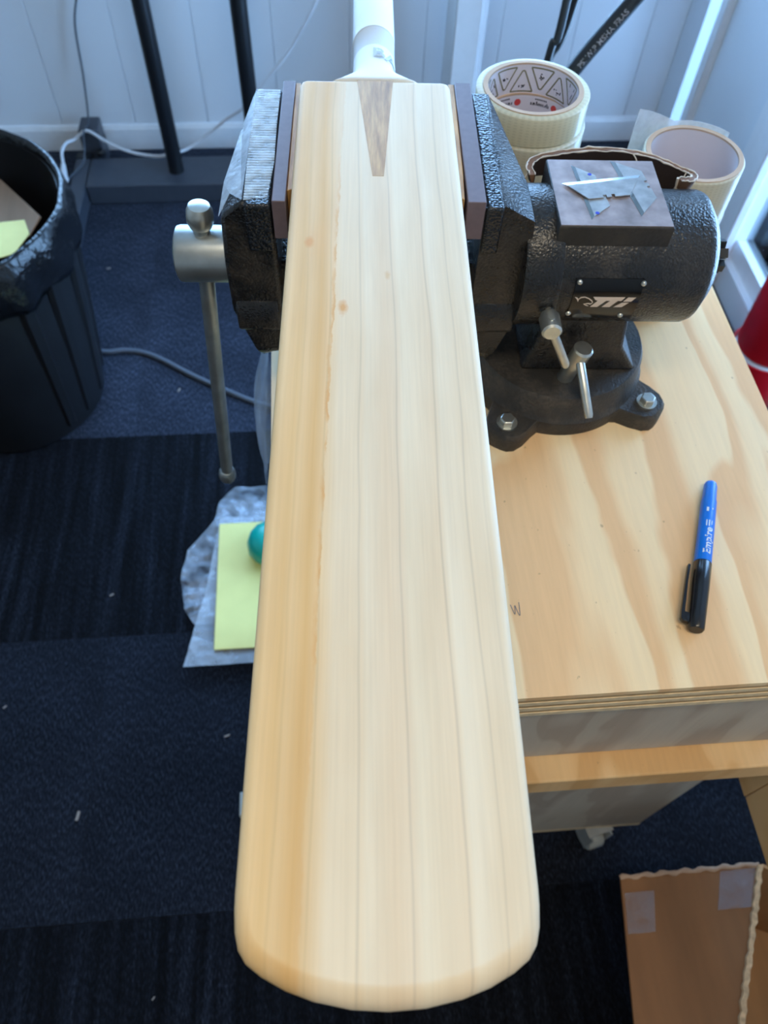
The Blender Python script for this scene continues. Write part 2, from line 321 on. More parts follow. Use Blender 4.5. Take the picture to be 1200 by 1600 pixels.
# side wall with the tall glazing
GY0, GY1, GZ0, GZ1 = .70, 1.62, .08, 2.2
b = MB(); b.box(X1, X1 + .1, GY1, 2.07, 0, ZT); b.box(X1, X1 + .1, 2.19, Y1 + .012, 0, ZT); b.box(X1, X1 + .1, 2.07, 2.19, 0, GZ0); b.box(X1, X1 + .1, 2.07, 2.19, GZ1, ZT); b.box(X1, X1 + .1, Y0, GY0, 0, ZT); b.box(X1, X1 + .1, GY0, GY1, GZ1, ZT); b.box(X1, X1 + .1, GY0, GY1, 0, GZ0)
struct(b.build('wall_right', M['wall']))
win2 = struct(bpy.data.objects.new('window_2', None)); COL.objects.link(win2)
MB().box(X1 + .043, X1 + .047, 2.07, 2.19, GZ0, GZ1).build('pane', M['glass'], win2); MB().box(X1 - .030, X1, 2.035, 2.07, 0, ZT).build('jamb', M['white'], win2, bevel=.003)  # first pane: glazed slot added to brighten the corner of the back wall
MB().box(X1 - .025, X1, 1.60, 1.70, 0, ZT).build('jamb', M['white'], win2, bevel=.003)
MB().box(X1 - .008, X1, 1.70, 2.035, .10, ZT).build('reveal_panel', M['wall'], win2)
for a, c in ((1.38, 1.43), (GY0, GY0 + .05)): MB().box(X1 + .02, X1 + .07, a, c, GZ0, GZ1).build('mullion', M['white'], win2, bevel=.003)
MB().box(X1 + .02, X1 + .07, GY0 + .05, GY1, GZ0, GZ0 + .05).build('bottom_rail', M['white'], win2); MB().box(X1 + .02, X1 + .07, GY0 + .05, GY1, GZ1 - .05, GZ1).build('top_rail', M['white'], win2)
for a, c in ((1.43, GY1), (GY0 + .05, 1.38)): MB().box(X1 + .043, X1 + .047, a, c, GZ0 + .05, GZ1 - .05).build('pane', M['glass'], win2)
struct(MB().box(X0 - .1, X0, Y0, Y1 + .1, 0, ZT).build('wall_left', M['dim'])); struct(MB().box(X0 - .1, X1 + .1, Y0 - .1, Y0, 0, ZT).build('wall_front', M['dim'])); struct(MB().box(X0 - .1, X1 + .1, Y0 - .1, Y1 + .1, ZT, ZT + .1).build('ceiling', M['dim']))
for n_, y in (('nearer the panelled wall', -.25), ('farther from the panelled wall', -1.5)):
    dx_ = .3 if y > -1 else 0; L_ = thing('ceiling_light', 'long white ceiling light panel ' + n_, 'lamp', (-.2 + dx_, y, ZT - .04), group='ceiling light panels')
    MB().box(-.78 + dx_, .38 + dx_, y - .17, y + .17, ZT - .03, ZT).build('housing', M['white'], L_, bevel=.003); MB().box(-.75 + dx_, .35 + dx_, y - .14, y + .14, ZT - .038, ZT - .03).build('diffuser', M['lamp'], L_)

# ================================================================== bench
bench = thing('workbench', 'plywood-topped workbench on a pine frame carrying the black vise', 'workbench', (.17, .42, 0))
BX0, BX1, BY0, BY1 = -.05, .391, .175, .68
for k in range(7):
    z1 = .90 - k * .0057; z0 = z1 - (.0057 if k < 6 else .006); d = .0006 * (k % 2)
    o = MB().box(BX0 + d, BX1 - d, BY0 + d, BY1 - d, z0, z1).build('ply_layer', M['ply'] if k == 0 else (M['plyd'] if k % 2 else M['plyl']), bench)
o['label'] = 'thin veneer edge of the plywood top'
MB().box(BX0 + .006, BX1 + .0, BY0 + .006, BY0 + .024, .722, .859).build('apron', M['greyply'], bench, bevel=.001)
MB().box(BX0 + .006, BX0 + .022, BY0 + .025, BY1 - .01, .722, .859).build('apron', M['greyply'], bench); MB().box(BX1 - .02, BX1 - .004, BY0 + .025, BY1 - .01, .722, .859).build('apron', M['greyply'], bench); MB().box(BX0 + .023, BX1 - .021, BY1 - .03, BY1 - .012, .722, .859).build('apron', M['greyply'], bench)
MB().box(-.06, .86, .158, .20, .682, .7205).build('front_beam', M['pine'], bench, bevel=.002)
MB().box(.409, .451, -.42, .157, .60, .662).build('side_rail', M['pine'], bench, bevel=.002); MB().box(.409, .451, .157, .20, .60, .681).build('rail_block', M['pine'], bench)
for x, y, z in ((.426, -.40, .60), (.84, .18, .682), (-.03, .24, .72), (-.03, .64, .72), (.35, .64, .72)): MB().box(x - .02, x + .02, y - .02, y + .02, 0, z).build('leg', M['pine'], bench, bevel=.002)
pm = spline([(.1283, .2473, .9003), (.1295, .2425, .9003), (.1305, .2392, .9003), (.1312, .2430, .9003), (.1316, .2465, .9003), (.1326, .2420, .9003), (.1340, .2380, .9003), (.1347, .2430, .9003), (.1350, .2490, .9003)], 4)
b = MB()
for p, q in zip(pm, pm[1:]):
    d = (q - p).normalized(); n = Vector((-d.y, d.x, 0)) * .0003; b.add([p + n, p - n, q - n, q + n], [(0, 1, 2, 3)])
b.build('pencil_mark', M['pencil'], bench)
cab = thing('rolling_cabinet', 'low grey plywood cabinet on castors under the workbench', 'cabinet', (.22, .40, 0))
CX0, CX1, CY0, CY1 = -.035, .474, .224, .60
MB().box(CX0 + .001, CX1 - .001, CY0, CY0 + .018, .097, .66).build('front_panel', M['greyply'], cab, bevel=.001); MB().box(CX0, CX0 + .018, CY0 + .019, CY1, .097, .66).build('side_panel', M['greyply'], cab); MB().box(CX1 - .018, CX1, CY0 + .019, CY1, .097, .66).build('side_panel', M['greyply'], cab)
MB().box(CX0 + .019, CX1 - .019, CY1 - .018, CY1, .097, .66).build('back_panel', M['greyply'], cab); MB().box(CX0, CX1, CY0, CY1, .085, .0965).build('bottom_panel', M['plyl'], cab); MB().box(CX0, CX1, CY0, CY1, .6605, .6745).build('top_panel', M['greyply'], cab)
for x, y, a in ((.405, .237, .25), (.02, .29, 1.2), (.41, .56, .4), (.02, .56, .8)):
    ca, sa = math.cos(a), math.sin(a)
    rt = lambda p: (x + ca * p[0] - sa * p[1], y + sa * p[0] + ca * p[1], p[2])
    def rb(x0, x1, y0, y1, z0, z1): b = MB().box(x0, x1, y0, y1, z0, z1); b.v = [rt(p) for p in b.v]; return b
    fk = rb(-.022, .022, -.024, .024, .081, .0845).build('castor', M['castor'], cab, bevel=.001); fk['_base'] = (0, 0, 0)
    for q in (-1, 1): o = rb(q * .017 - .0015, q * .017 + .0015, -.03, .014, .02, .081).build('fork', M['castor'], fk, bevel=.001)
    b = MB().lathe([(.008, -.014), (.026, -.014), (.028, -.011), (.028, .011), (.026, .014), (.008, .014)], (0, -.008, .028), 'x', 20); b.v = [rt(p) for p in b.v]; b.build('wheel', M['castorw'], fk)

# ================================================================== bat
bat = thing('cricket_bat', 'bare willow cricket bat lying flat, clamped in the vise', 'cricket bat', (0, -.28, 1.06), True)
ZB = 1.113
half = [(.0490, 0.0), (.0520, -.0006), (.0545, -.0025), (.0557, -.0065)] + [(.0557, -.03 - .0515 * i) for i in range(11)] + [(.0557, -.550), (.0552, -.557), (.0538, -.5625), (.0508, -.5668), (.0450, -.5708), (.036, -.5752), (.026, -.5785), (.013, -.5810), (0, -.5818)]
outl = half + [(-x, y) for x, y in reversed(half[:-1])]
def inset(poly, d, toe=1.0):
    n = len(poly); out = []
    for i in range(n):
        a, c = Vector(poly[i - 1]), Vector(poly[(i + 1) % n]); t = (c - a).normalized(); nn = Vector((t.y, -t.x)); p = Vector(poly[i])
        if nn.dot(Vector((-p.x, -.28 - p.y))) < 0: nn = -nn
        k = d * (1 + (toe - 1) * min(1, max(0, (-.540 - p.y) / .025))); q = p + nn * k; out.append((q.x, q.y))
    return out
rings = []
for d, z in ((.030, -.056), (.018, -.050), (.004, -.0385), (.001, -.0365), (0, -.033), (0, -.0042), (.0004, -.0025), (.0013, -.0012), (.0026, -.0004), (.0040, 0), (.0046, 0)):
    rings.append([(x, y, ZB + z * (1 + (1.6 if z > -.01 else 0) * min(1, max(0, (-.540 - y0) / .025)))) for (x, y), (x0, y0) in zip(inset(outl, d, 1.75), outl)])
b = MB().loft(rings, False, True)
nh = len(half); N_ = len(outl)
for rg_, fl_ in ((rings[-1], 0), (rings[0], 1)):
    fs_ = []
    for i in range(nh - 1):
        a_, c_, d_, e_ = i, i + 1, (N_ - 1 - i - 1), (N_ - 1 - i)
        fs_.append((a_, c_, d_, e_) if c_ != d_ else (a_, c_, e_))
    b.add(rg_, fs_, True)
b.build('blade', M['willow'], bat, sharp=40)
MB().prism([(-.0134, -.0012), (.0133, -.0012), (.0048, -.118), (-.0028, -.118)], ZB - .03, ZB + .00012).build('splice', M['cane'], bat)
b = MB(); rings = []
prof = [(.0005, .0345, .0205), (.0015, .0345, .0212), (.004, .0305, .0210), (.008, .0262, .0204), (.013, .0228, .0196), (.020, .0199, .0187), (.028, .0180, .0178), (.038, .0170, .0171), (.06, .0167, .0167)]
sp_ = lambda c, e: math.copysign(abs(c) ** e, c)
rr = lambda y, rx, rz: [(rx * sp_(math.cos(2 * math.pi * i / 40), min(1, max(.35, y / .03))), y, ZB - .0205 + rz * sp_(math.sin(2 * math.pi * i / 40), min(1, max(.35, y / .03)))) for i in range(40)]
b.loft([rr(*p) for p in prof], True, True); b.build('grip_skirt', M['grip'], bat, sharp=60)
MB().loft([rr(.0601, .0166, .0166), rr(.088, .0169, .0169), rr(.0885, .0172, .0172)], True, True).build('grip_band', M['gripband'], bat)
MB().loft([rr(.0886, .0174, .0174), rr(.15, .0174, .0174), rr(.28, .0172, .0172), rr(.29, .0175, .0175), rr(.295, .012, .012)], True, True).build('grip', M['grip'], bat, sharp=50)
MB().add(*mapped(textmesh('BA', .019, 0, .0004), lambda v: (.0172 * math.sin((v.x - .002) / .0172), .0395 + v.y * .9, ZB - .0205 + (.0184 - .01 * max(0, .05 - (.0395 + v.y * .9)) * 4) * math.cos((v.x - .002) / .0172)))).build('embossed_letters', M['emboss'], bat)

# ================================================================== vise
vise = thing('bench_vise', 'black hammered-paint bench vise bolted to the workbench, gripping the bat', 'vise', (.162, -.088, .90), True)
VX, VY, R0 = .162, -.088, .077
# base flange with four ears
poly = []
ears = [math.radians(a) for a in (-122, -36, 54, 144)]
for i in range(120):
    a = 2 * math.pi * i / 120; r = R0
    for e in ears:
        d = (a - e + math.pi) % (2 * math.pi) - math.pi
        if abs(d) < .62: r = max(r, R0 * .93 + .036 * math.exp(-(d / .24) ** 4))
    poly.append((VX + r * math.cos(a), VY + r * math.sin(a)))
b = MB(); b.loft([[(x, y, .900) for x, y in poly], [(x, y, .914) for x, y in poly], [(VX + (x - VX) * .975, VY + (y - VY) * .975, .9175) for x, y in poly]], True, True); b.build('base_flange', M['visebase'], vise, sharp=50)
MB().lathe([(.079, .917), (.0755, .922), (.0745, .938), (.0725, .942), (.060, .9425)], (VX, VY, 0), 'z', 64).build('swivel_plate', M['visebase'], vise)
for e in ears:
    x, y = VX + .0925 * math.cos(e), VY + .0925 * math.sin(e)
    bo = MB().lathe([(.0088, .9176), (.0088, .9192)], (x, y, 0), 'z', 24).build('bolt', M['steel'], vise); bo['_base'] = (0, 0, 0)
    MB().lathe([(.0066, .9192), (.0066, .9236), (.0058, .9246)], (x, y, 0), 'z', 6, smooth=False).build('bolt_head', M['steel'], bo, bevel=.0004)
rg = lambda x0, x1, y0, y1, z: [(x0, y0, z), (x1, y0, z), (x1, y1, z), (x0, y1, z)]
MB().loft([rg(.124, .222, -.129, -.045, .9425), rg(.132, .206, -.126, -.05, .965), rg(.136, .200, -.126, -.05, 1.01)]).build('pedestal', M['vise'], vise, bevel=.003)
MB().box(-.105, .12, -.112, -.045, .975, 1.035).build('slide_bar', M['vise'], vise, bevel=.004)
CY, CZ, CR = -.096, 1.0335, .0485
MB().lathe([(.040, .106), (.050, .107), (.0512, .110), (.0512, .131), (.0500, .134), (.0485, .1345), (.0485, .2385), (.047, .2425), (.036, .2505), (.020, .2515)], (0, CY, CZ), 'x', 72).build('barrel', M['vise'], vise, sharp=40)
MB().lathe([(.0205, .2512), (.0205, .2532), (.0175, .2540)], (0, CY - .003, CZ + .004), 'x', 36).build('washer', M['brass'], vise)
b = MB()
for k in range(6):
    a = math.pi / 3 * k + .2; c_, s_ = math.cos(a), math.sin(a); y_, z_ = CY - .003 + .0092 * c_, CZ + .004 + .0092 * s_
    b.loft([[(q, y_ + u * c_ - v * s_, z_ + u * s_ + v * c_) for u, v in ((-.003, -.0033), (.003, -.0033), (.003, .0033), (-.003, .0033))] for q in (.2536, .2655)])
b.lathe([(.0095, .2536), (.0095, .2600)], (0, CY - .003, CZ + .004), 'x', 24); b.build('castle_nut', M['nut'], vise)
MB().lathe([(.0048, .2595), (.0048, .2672), (.004, .2685)], (0, CY - .003, CZ + .004), 'x', 20).build('stud', M['steel'], vise)
# anvil
anv = MB().loft([rg(.127, .207, -.129, -.052, 1.050), rg(.1268, .2072, -.1295, -.0515, 1.0835), rg(.1275, .2065, -.1287, -.0522, 1.0848)]).build('anvil_block', M['anvilside'], vise, bevel=.0006); anv['_base'] = (0, 0, 0)
MB().prism([(.1278, -.1284), (.2062, -.1284), (.2062, -.0525), (.1278, -.0525)], 1.0846, 1.0851).build('anvil_face', M['anvil'], anv); anv['label'] = 'flat anvil block on top of the barrel'
# jaws
def jaw(sg, xi, xs, xp):
    P5 = lambda a, c, d, z: [(sg * p, q, z) for p, q in (a, c, d[0], d[1], d[2])]
    r = [P5((xi, -.01), (xi, -.11), ((xp - .018, -.124), (xp - .018, -.03), (xp - .024, -.005)), .951), P5((xi, .004), (xi, -.129), ((xp - .013, -.129), (xp - .013, -.03), (xp - .02, .004)), .962),
         P5((xi, .010), (xi, -.1295), ((xp, -.1295), (xp, -.035), (xp - .012, .010)), 1.004), P5((xi, .012), (xi, -.1295), ((xp, -.1295), (xp, -.04), (xp - .012, .012)), 1.048), P5((xi, .012), (xi, -.1295), ((xp - .002, -.1270), (xp - .002, -.085), (xs + .004, .012)), 1.086), P5((xi, .012), (xi, -.1295), ((xs + .0015, -.1275), (xs + .0015, -.09), (xs + .001, .011)), 1.098)]
    return MB().loft(r).build('jaw', M['vise'], vise, bevel=.003)
jl = jaw(-1, .0697, .090, .108); jr = jaw(1, .0735, .0865, .1115)
for o, sg, a, c in ((jl, -1, .0705, .0885), (jr, 1, .0742, .0862)):
    o['_base'] = (0, 0, 0); P4 = [(sg * a, .010), (sg * a, -.132), (sg * c, -.132), (sg * c, .0105)]
    MB().loft([[(x, y, 1.062) for x, y in P4], [(x, y, 1.0995) for x, y in P4]]).build('jaw_top', M['visetop'], o, bevel=.0018)
    MB().loft([[(sg * (a + .002), y, z) for y, z in ((-.1290, .985), (-.1330, .990), (-.1330, 1.008), (-.1290, 1.016))], [(sg * (.1085 if sg > 0 else .105), y, z) for y, z in ((-.1290, .985), (-.1330, .990), (-.1330, 1.008), (-.1290, 1.016))]]).build('jaw_rib', M['vise'], o, bevel=.0015)
MB().box(-.0694, -.0600, -.133, .0145, 1.074, 1.1035).build('jaw_liner', M['liner'], vise, bevel=.0006); MB().box(.0608, .0733, -.131, .0165, 1.074, 1.1035).build('jaw_liner', M['liner'], vise, bevel=.0006)
# clear filament tape stuck over the jaw nearest the bin
tp = [(-.0716, .008), (-.0716, -.040), (-.0706, -.085), (-.0730, -.124), (-.0885, -.127), (-.0895, -.08), (-.0896, -.03), (-.0890, .0085)]
MB().prism(tp, 1.0997, 1.1003).build('tape_patch', M['jawtape'], vise)
b = MB(); b.add([(-.0893, .0085, 1.0999), (-.0898, -.08, 1.0999), (-.0898, -.127, 1.0999), (-.1000, -.110, 1.0925), (-.1066, -.1275, 1.0872), (-.1066, -.09, 1.0872), (-.0985, -.03, 1.0910), (-.0930, .010, 1.0925)], [(0, 1, 6, 7), (1, 2, 3, 5, 6), (3, 4, 5)]); o = b.build('tape_patch', M['jawtape2'], vise); md = o.modifiers.new('s', 'SOLIDIFY'); md.thickness = .0004; md.offset = 1
# screw and handle
hd = MB().lathe([(.017, -.1480), (.0200, -.1465), (.0207, -.1440), (.0207, -.104)], (0, -.1, 1.034), 'x', 40).build('screw_head', M['dullsteel'], vise); hd['_base'] = (0, 0, 0)
p0, p1 = Vector((-.1265, -.1, 1.0590)), Vector((-.1505, -.1, .756))
hb = MB().tube([p0, p1], .0062, 20).build('handle_bar', M['dullsteel'], vise); hb['_base'] = (0, 0, 0)
def knob(c, up, r, h):
    up = up.normalized(); prof = [(.6, -.5), (.85, -.46), (1, -.25), (1.02, 0), (.97, .25), (.8, .44), (.5, .5)]
    return MB().tube([c + up * (h * q) for _, q in prof], [r * k for k, _ in prof], 22)
ax = p0 - p1
knob(p0 + ax.normalized() * .0085, ax, .0097, .0185).build('end_knob', M['steel'], hb); knob(p1 - ax.normalized() * .006, ax, .0088, .0165).build('end_knob', M['dullsteel'], hb)
# locking pins
pk = MB().lathe([(.006, -.166), (.0075, -.1645), (.0078, -.150), (.0060, -.148), (.0058, -.130)], (.1300, 0, 1.020), 'y', 24).build('locking_pin', M['steel'], vise); pk['_base'] = (0, 0, 0)
MB().tube([(.1290, -.158, 1.0285), (.1300, -.158, 1.02), (.1475, -.164, .986), (.1485, -.1643, .984)], [.0022, .0034, .0034, .0024], 14).build('pin_bar', M['steel'], pk)
pk = MB().tube([(.1610, -.1370, .9424), (.1632, -.1400, .962), (.1634, -.1403, .9625), (.1660, -.1440, .982), (.1661, -.1441, .9832)], [.0068, .0066, .0080, .0080, .0066], 24).build('locking_pin', M['steel'], vise, sharp=30); pk['_base'] = (0, 0, 0)
MB().tube([(.1640, -.1330, .977), (.1650, -.148, .972), (.1735, -.180, .9450), (.1738, -.182, .9435)], [.0024, .0036, .0036, .0028], 14).build('pin_bar', M['steel'], pk)
# name plate curved round the barrel
pr_ = lambda ang, r=.0492: (CY - r * math.cos(ang), CZ + r * math.sin(ang))
A0, A1 = math.radians(-25), math.radians(20.5); px0, px1 = .1445, .1940
b = MB(); rings = []
for q in (px0, px1): pass
K = 14; ra = [(q, *pr_(A0 + (A1 - A0) * i / K, r)) for r in (.0484, .0494) for q in (px0, px1) for i in range(K + 1)]
n = K + 1; fs = []
for i in range(K):
    fs += [(2 * n + i, 2 * n + i + 1, 3 * n + i + 1, 3 * n + i), (i, n + i, n + i + 1, i + 1), (i, i + 1, 2 * n + i + 1, 2 * n + i), (n + i, 3 * n + i, 3 * n + i + 1, n + i + 1)]
fs += [(0, 2 * n, 3 * n, n), (K, n + K, 3 * n + K, 2 * n + K)]
pl = MB().add(ra, fs, True).build('name_plate', M['blackplate'], vise); pl['_base'] = (0, 0, 0)
def onplate(cx, cy, r=.0496):   # picture of the plate 150..970 x 210..670
    x = px0 + (cx - 150) / (980 - 150) * (px1 - px0); TB = ((205, 20.5), (300, 13.9), (400, 6.35), (482, -.5), (556, -7.5), (600, -12.3), (640, -17.3), (690, -25.0)); a = next(math.radians(g + (cy - p) / (q - p) * (h - g)) for (p, g), (q, h) in zip(TB, TB[1:]) if cy <= q); return (x, *pr_(a, r))
b = MB()
for poly in ([(400, 430), (800, 430), (765, 478), (575, 478), (490, 556), (398, 556), (470, 478), (440, 470)], [(625, 477), (722, 477), (645, 556), (545, 556)], [(780, 498), (866, 498), (796, 556), (690, 556)], [(835, 432), (935, 432), (886, 486), (786, 486)]):
    b.add([onplate(*p) for p in poly], [tuple(range(len(poly)))])
def strip(b, pts, wd):
    for i in range(len(pts) - 1):
        (x0, y0), (x1, y1) = pts[i], pts[i + 1]; d = math.hypot(x1 - x0, y1 - y0); nx_, ny_ = -(y1 - y0) / d, (x1 - x0) / d; w0, w1 = wd[i] / 2, wd[i + 1] / 2
        b.add([onplate(x0 + nx_ * w0, y0 + ny_ * w0), onplate(x0 - nx_ * w0, y0 - ny_ * w0), onplate(x1 - nx_ * w1, y1 - ny_ * w1), onplate(x1 + nx_ * w1, y1 + ny_ * w1)], [(0, 1, 2, 3)])
strip(b, [(175, 436), (205, 448), (222, 470), (228, 494)], [4, 16, 18, 4]); strip(b, [(222, 470), (250, 440), (300, 434), (350, 450), (395, 478), (415, 500)], [8, 16, 12, 12, 14, 6]); strip(b, [(415, 500), (395, 520), (360, 512), (305, 520)], [6, 16, 14, 4]); strip(b, [(305, 520), (340, 534), (380, 545)], [4, 12, 4])
b.build('plate_lettering', M['logo'], pl)
for cx, cy in ((195, 250), (975, 258), (90, 640), (835, 655)):
    c = Vector(onplate(max(cx, 165), cy, .0492)); nn = Vector((0, c.y - CY, c.z - CZ)).normalized()
    MB().tube([c, c + nn * .0008, c + nn * .0016, c + nn * .0020], [.0021, .0020, .0014, .0003], 14).build('rivet', M['steel'], pl)

# wooden packing pieces between bat and liners
b = MB().loft([[(-.0598, .0135, z), (-.0561, .0135, z), (-.0560, -.05, z), (-.0561, -.118, z), (-.0598, -.120, z)] for z in (1.058, 1.1025)]); tag(infr(b.build('packing_strip', M['shim'], bevel=.0005)), 'thin tan wood packing strip between the bat and the jaw nearest the bin', 'wood strip', 'packing strips beside the bat')
b = MB().loft([[(.0606, .0155, z), (.0561, .0155, z), (.0560, -.05, z), (.0561, -.125, z), (.0590, -.127, z), (.0600, -.10, z), (.0604, -.06, z)] for z in (1.058, 1.1025)]); tag(infr(b.build('packing_strip', M['shim'], bevel=.0005)), 'ragged tan wood packing strip between the bat and the jaw nearest the anvil', 'wood strip', 'packing strips beside the bat')

# ================================================================== blades on the anvil
def blade(pts, z, lab, marks=()):
    a, c, d, e = [Vector(p) for p in pts]         # a-c the long cutting edge, d, e the short back
    b_ = thing('utility_blade', lab, 'blade', ((a.x + d.x) / 2, (a.y + d.y) / 2, z), True, 'utility blades on the anvil')
    ctr = (a + c + d + e) / 4; nrm = (d + e) / 2 - (a + c) / 2; t = (d - e)
    poly = [a, c, d]
    for f0, f1 in ((.36, .44), (.56, .64)):
        for f, k in ((f0, 0), (f0, .13), (f1, .13), (f1, 0)): poly.append(d + (e - d) * f - nrm * k)
    poly.append(e); inn = [a + nrm * .16 + (c - a) * .05, c + nrm * .16 - (c - a) * .05]
    MB().prism([(p.x, p.y) for p in [inn[0], inn[1]] + poly[2:]], z, z + .0007).build('blade_body', M['blade'], b_)
    MB().loft([[(inn[0].x, inn[0].y, z), (inn[1].x, inn[1].y, z), (c.x, c.y, z), (a.x, a.y, z)], [(inn[0].x, inn[0].y, z + .0007), (inn[1].x, inn[1].y, z + .0007), (c.x, c.y, z + .0001), (a.x, a.y, z + .0001)]]).build('ground_edge', M['bevel_'], b_)
    for fx, fy in marks:
        p = a + (c - a) * fx + nrm * fy; MB().lathe([(.0016, z + .0007), (.0014, z + .0009)], (p.x, p.y, 0), 'z', 10).build('ink_mark', M['inkblue'], b_)
blade([(.1442, -.0597), (.1497, -.1227), (.1649, -.1074), (.1600, -.0720)], 1.0852, 'utility knife blade with blue ink marks, pointing at the viewer under the top blade', ((.90, .35), (.2, .7)))
blade([(.1744, -.0533), (.1855, -.1183), (.2002, -.0978), (.1954, -.0661)], 1.0852, 'worn grey utility knife blade at the far right of the anvil face')
blade([(.1341, -.0831), (.1931, -.0716), (.1813, -.0960), (.1507, -.1012)], 1.0861, 'bright-edged utility knife blade lying across the two others')

# ================================================================== emery cloth behind the anvil
pts = [(.1190, -.0600, 1.0775), (.1180, -.050, 1.0785), (.124, -.0435, 1.0800), (.145, -.0410, 1.0832), (.170, -.0395, 1.0845), (.195, -.0400, 1.0832), (.216, -.0430, 1.0795), (.233, -.0490, 1.0755), (.2385, -.0560, 1.0765), (.2345, -.0630, 1.0790), (.226, -.0650, 1.0800)]
top = spline(pts, 6); em = thing('emery_strip', 'curled dark emery cloth strip with frayed pale edges propped behind the anvil', 'emery cloth', (.18, -.045, 1.06), True)
th = .0012
def offp(i, d):
    t = (top[min(i + 1, len(top) - 1)] - top[max(i - 1, 0)]); t.z = 0; t.normalize(); return top[i] + Vector((t.y, -t.x, 0)) * d
hgt = lambda i: max(.006, .024 - .0165 * abs(i / (len(top) - 1) - .5) * 2)
b1, b2 = MB(), MB()
b1.loft([[tuple(offp(i, 0)), tuple(offp(i, th / 2)), tuple(offp(i, th / 2) - Vector((0, 0, hgt(i)))), tuple(offp(i, 0) - Vector((0, 0, hgt(i))))] for i in range(len(top))], True, True); b1.build('grit_face', M['emery'], em)
b2.loft([[tuple(offp(i, -.0042)), tuple(offp(i, -.0001)), tuple(offp(i, -.0001) - Vector((0, 0, hgt(i)))), tuple(offp(i, -.0010) - Vector((0, 0, hgt(i))))] for i in range(len(top))], True, True); b2.build('cloth_backing', M['emeryback'], em)
for d in (.0005, -.0042):
    MB().tube([offp(i, d + random.uniform(-.0005, .0005)) + Vector((0, 0, random.uniform(-.0002, .0008))) for i in range(len(top))], [random.uniform(.0003, .0008) for _ in top], 6).build('frayed_edge', M['thread'], em)
for i, dx, dy, dz in ((8, -.010, -.012, -.012), (30, .004, -.006, -.006), (44, -.003, -.004, -.010), (58, -.002, .003, -.012)):
    p = offp(i, .0008); MB().tube(spline([p, p + Vector((dx * .5, dy * .6, dz * .3)), p + Vector((dx, dy, dz))], 5), .0005, 6).build('loose_thread', M['thread'], em)
e0 = [offp(len(top) - 1, .0006) - Vector((0, 0, .0105 * k)) for k in (0, .4, .8, 1)]; MB().tube([p + Vector((random.uniform(-.001, .001), random.uniform(-.001, .001), 0)) for p in e0], .0011, 6).build('frayed_edge', M['thread'], em)

# ================================================================== tape rolls
def roll(lab, c, z0, z1, ro, ri=.0375, mt='tape', tilt=None, printed=0):
    cx, cy = c; o = thing('tape_roll', lab, 'tape roll', (cx, cy, z0), True, 'stacked filament tape rolls'); h = z1 - z0
    o['_base'] = (0, 0, 0)
    if tilt: o.rotation_euler = (tilt[0], tilt[1], FA)
    g = .0004
    MB().lathe([(ri + .0042, g), (ro - .0015, g), (ro, .0015), (ro, h - .0015), (ro - .0015, h - g), (ri + .0042, h - g), (ri + .0042, g)], n=72, cap=False).build('tape', M[mt], o, sharp=50)
    co = MB().lathe([(ri, 0), (ri + .004, 0), (ri + .004, h + .0004), (ri, h + .0004), (ri, 0)], n=72, cap=False).build('core', M['core'], o, sharp=50); co['_base'] = (0, 0, 0)
    MB().lathe([(ri - .0003, h - .001), (ri - .0003, .0), (ri, 0), (ri, h - .001)], n=72, cap=False).build('core_liner', M['corein'], co, sharp=50)
    wr = lambda s, zz: ((ri - .0006) * math.cos(s / ri), (ri - .0006) * math.sin(s / ri), zz)
    def seg(b, p, q, wd=.0011):
        d = math.hypot(q[0] - p[0], q[1] - p[1]) or 1e-6; nx_, ny_ = -(q[1] - p[1]) / d * wd / 2, (q[0] - p[0]) / d * wd / 2; m = max(1, int(d / .003))
        for k in range(m):
            a, e = k / m, (k + 1) / m; A = (p[0] + (q[0] - p[0]) * a, p[1] + (q[1] - p[1]) * a); B = (p[0] + (q[0] - p[0]) * e, p[1] + (q[1] - p[1]) * e)
            b.add([wr(A[0] + nx_, A[1] + ny_), wr(A[0] - nx_, A[1] - ny_), wr(B[0] - nx_, B[1] - ny_), wr(B[0] + nx_, B[1] + ny_)], [(0, 1, 2, 3)])
    if printed == 1:
        b, k_ = MB(), MB(); rnd = random.Random(3)
        for k in range(-4, 9):
            s = .012 + k * .0165; up = k % 2; lo, hi = .002, h - .003
            tri = [(s - .010, lo), (s + .010, lo), (s + .001, hi - .003), (s - .001, hi - .003)] if up else [(s - .001, lo + .003), (s + .001, lo + .003), (s + .010, hi), (s - .010, hi)]
            for i in range(4): seg(b, tri[i], tri[(i + 1) % 4], .0012)
            zc = lo + (.006 if up else .013)
            for q in range(5):
                x_ = s + rnd.uniform(-.004, .004); z_ = zc + rnd.uniform(-.003, .003); seg(k_, (x_, z_), (x_ + rnd.uniform(-.003, .003), z_ + rnd.uniform(-.003, .003)), .0009)
        b.build('printed_outline', M['olive'], co); k_.build('printed_marks', M['ink'], co)
    if printed == 2:
        k_ = MB(); rnd = random.Random(5); rd = MB()
        for row in range(3):
            for k in range(-3, 5):
                s = .03 + k * .034 + (row % 2) * .017; z_ = h - .007 - row * .013
                ring = [wr(s + .003 * math.cos(2 * math.pi * i / 16), z_ + .003 * math.sin(2 * math.pi * i / 16)) for i in range(16)]; rd.add(ring, [tuple(range(16))])
                for q in range(11):
                    x_ = s + .0055 + q * .0016; seg(k_, (x_, z_ - .0018), (x_ + rnd.uniform(-.0004, .0006), z_ + rnd.choice((.0004, .0004, .0018))), .0010)
                for q in range(7): seg(k_, (s + .008 + q * .0016, z_ + .0030), (s + .0088 + q * .0016, z_ + .0042), .0009)
        k_.build('printed_lines', M['ink'], co); rd.build('printed_dots', M['red'], co)
    return o
c1 = (.1315, .0560)
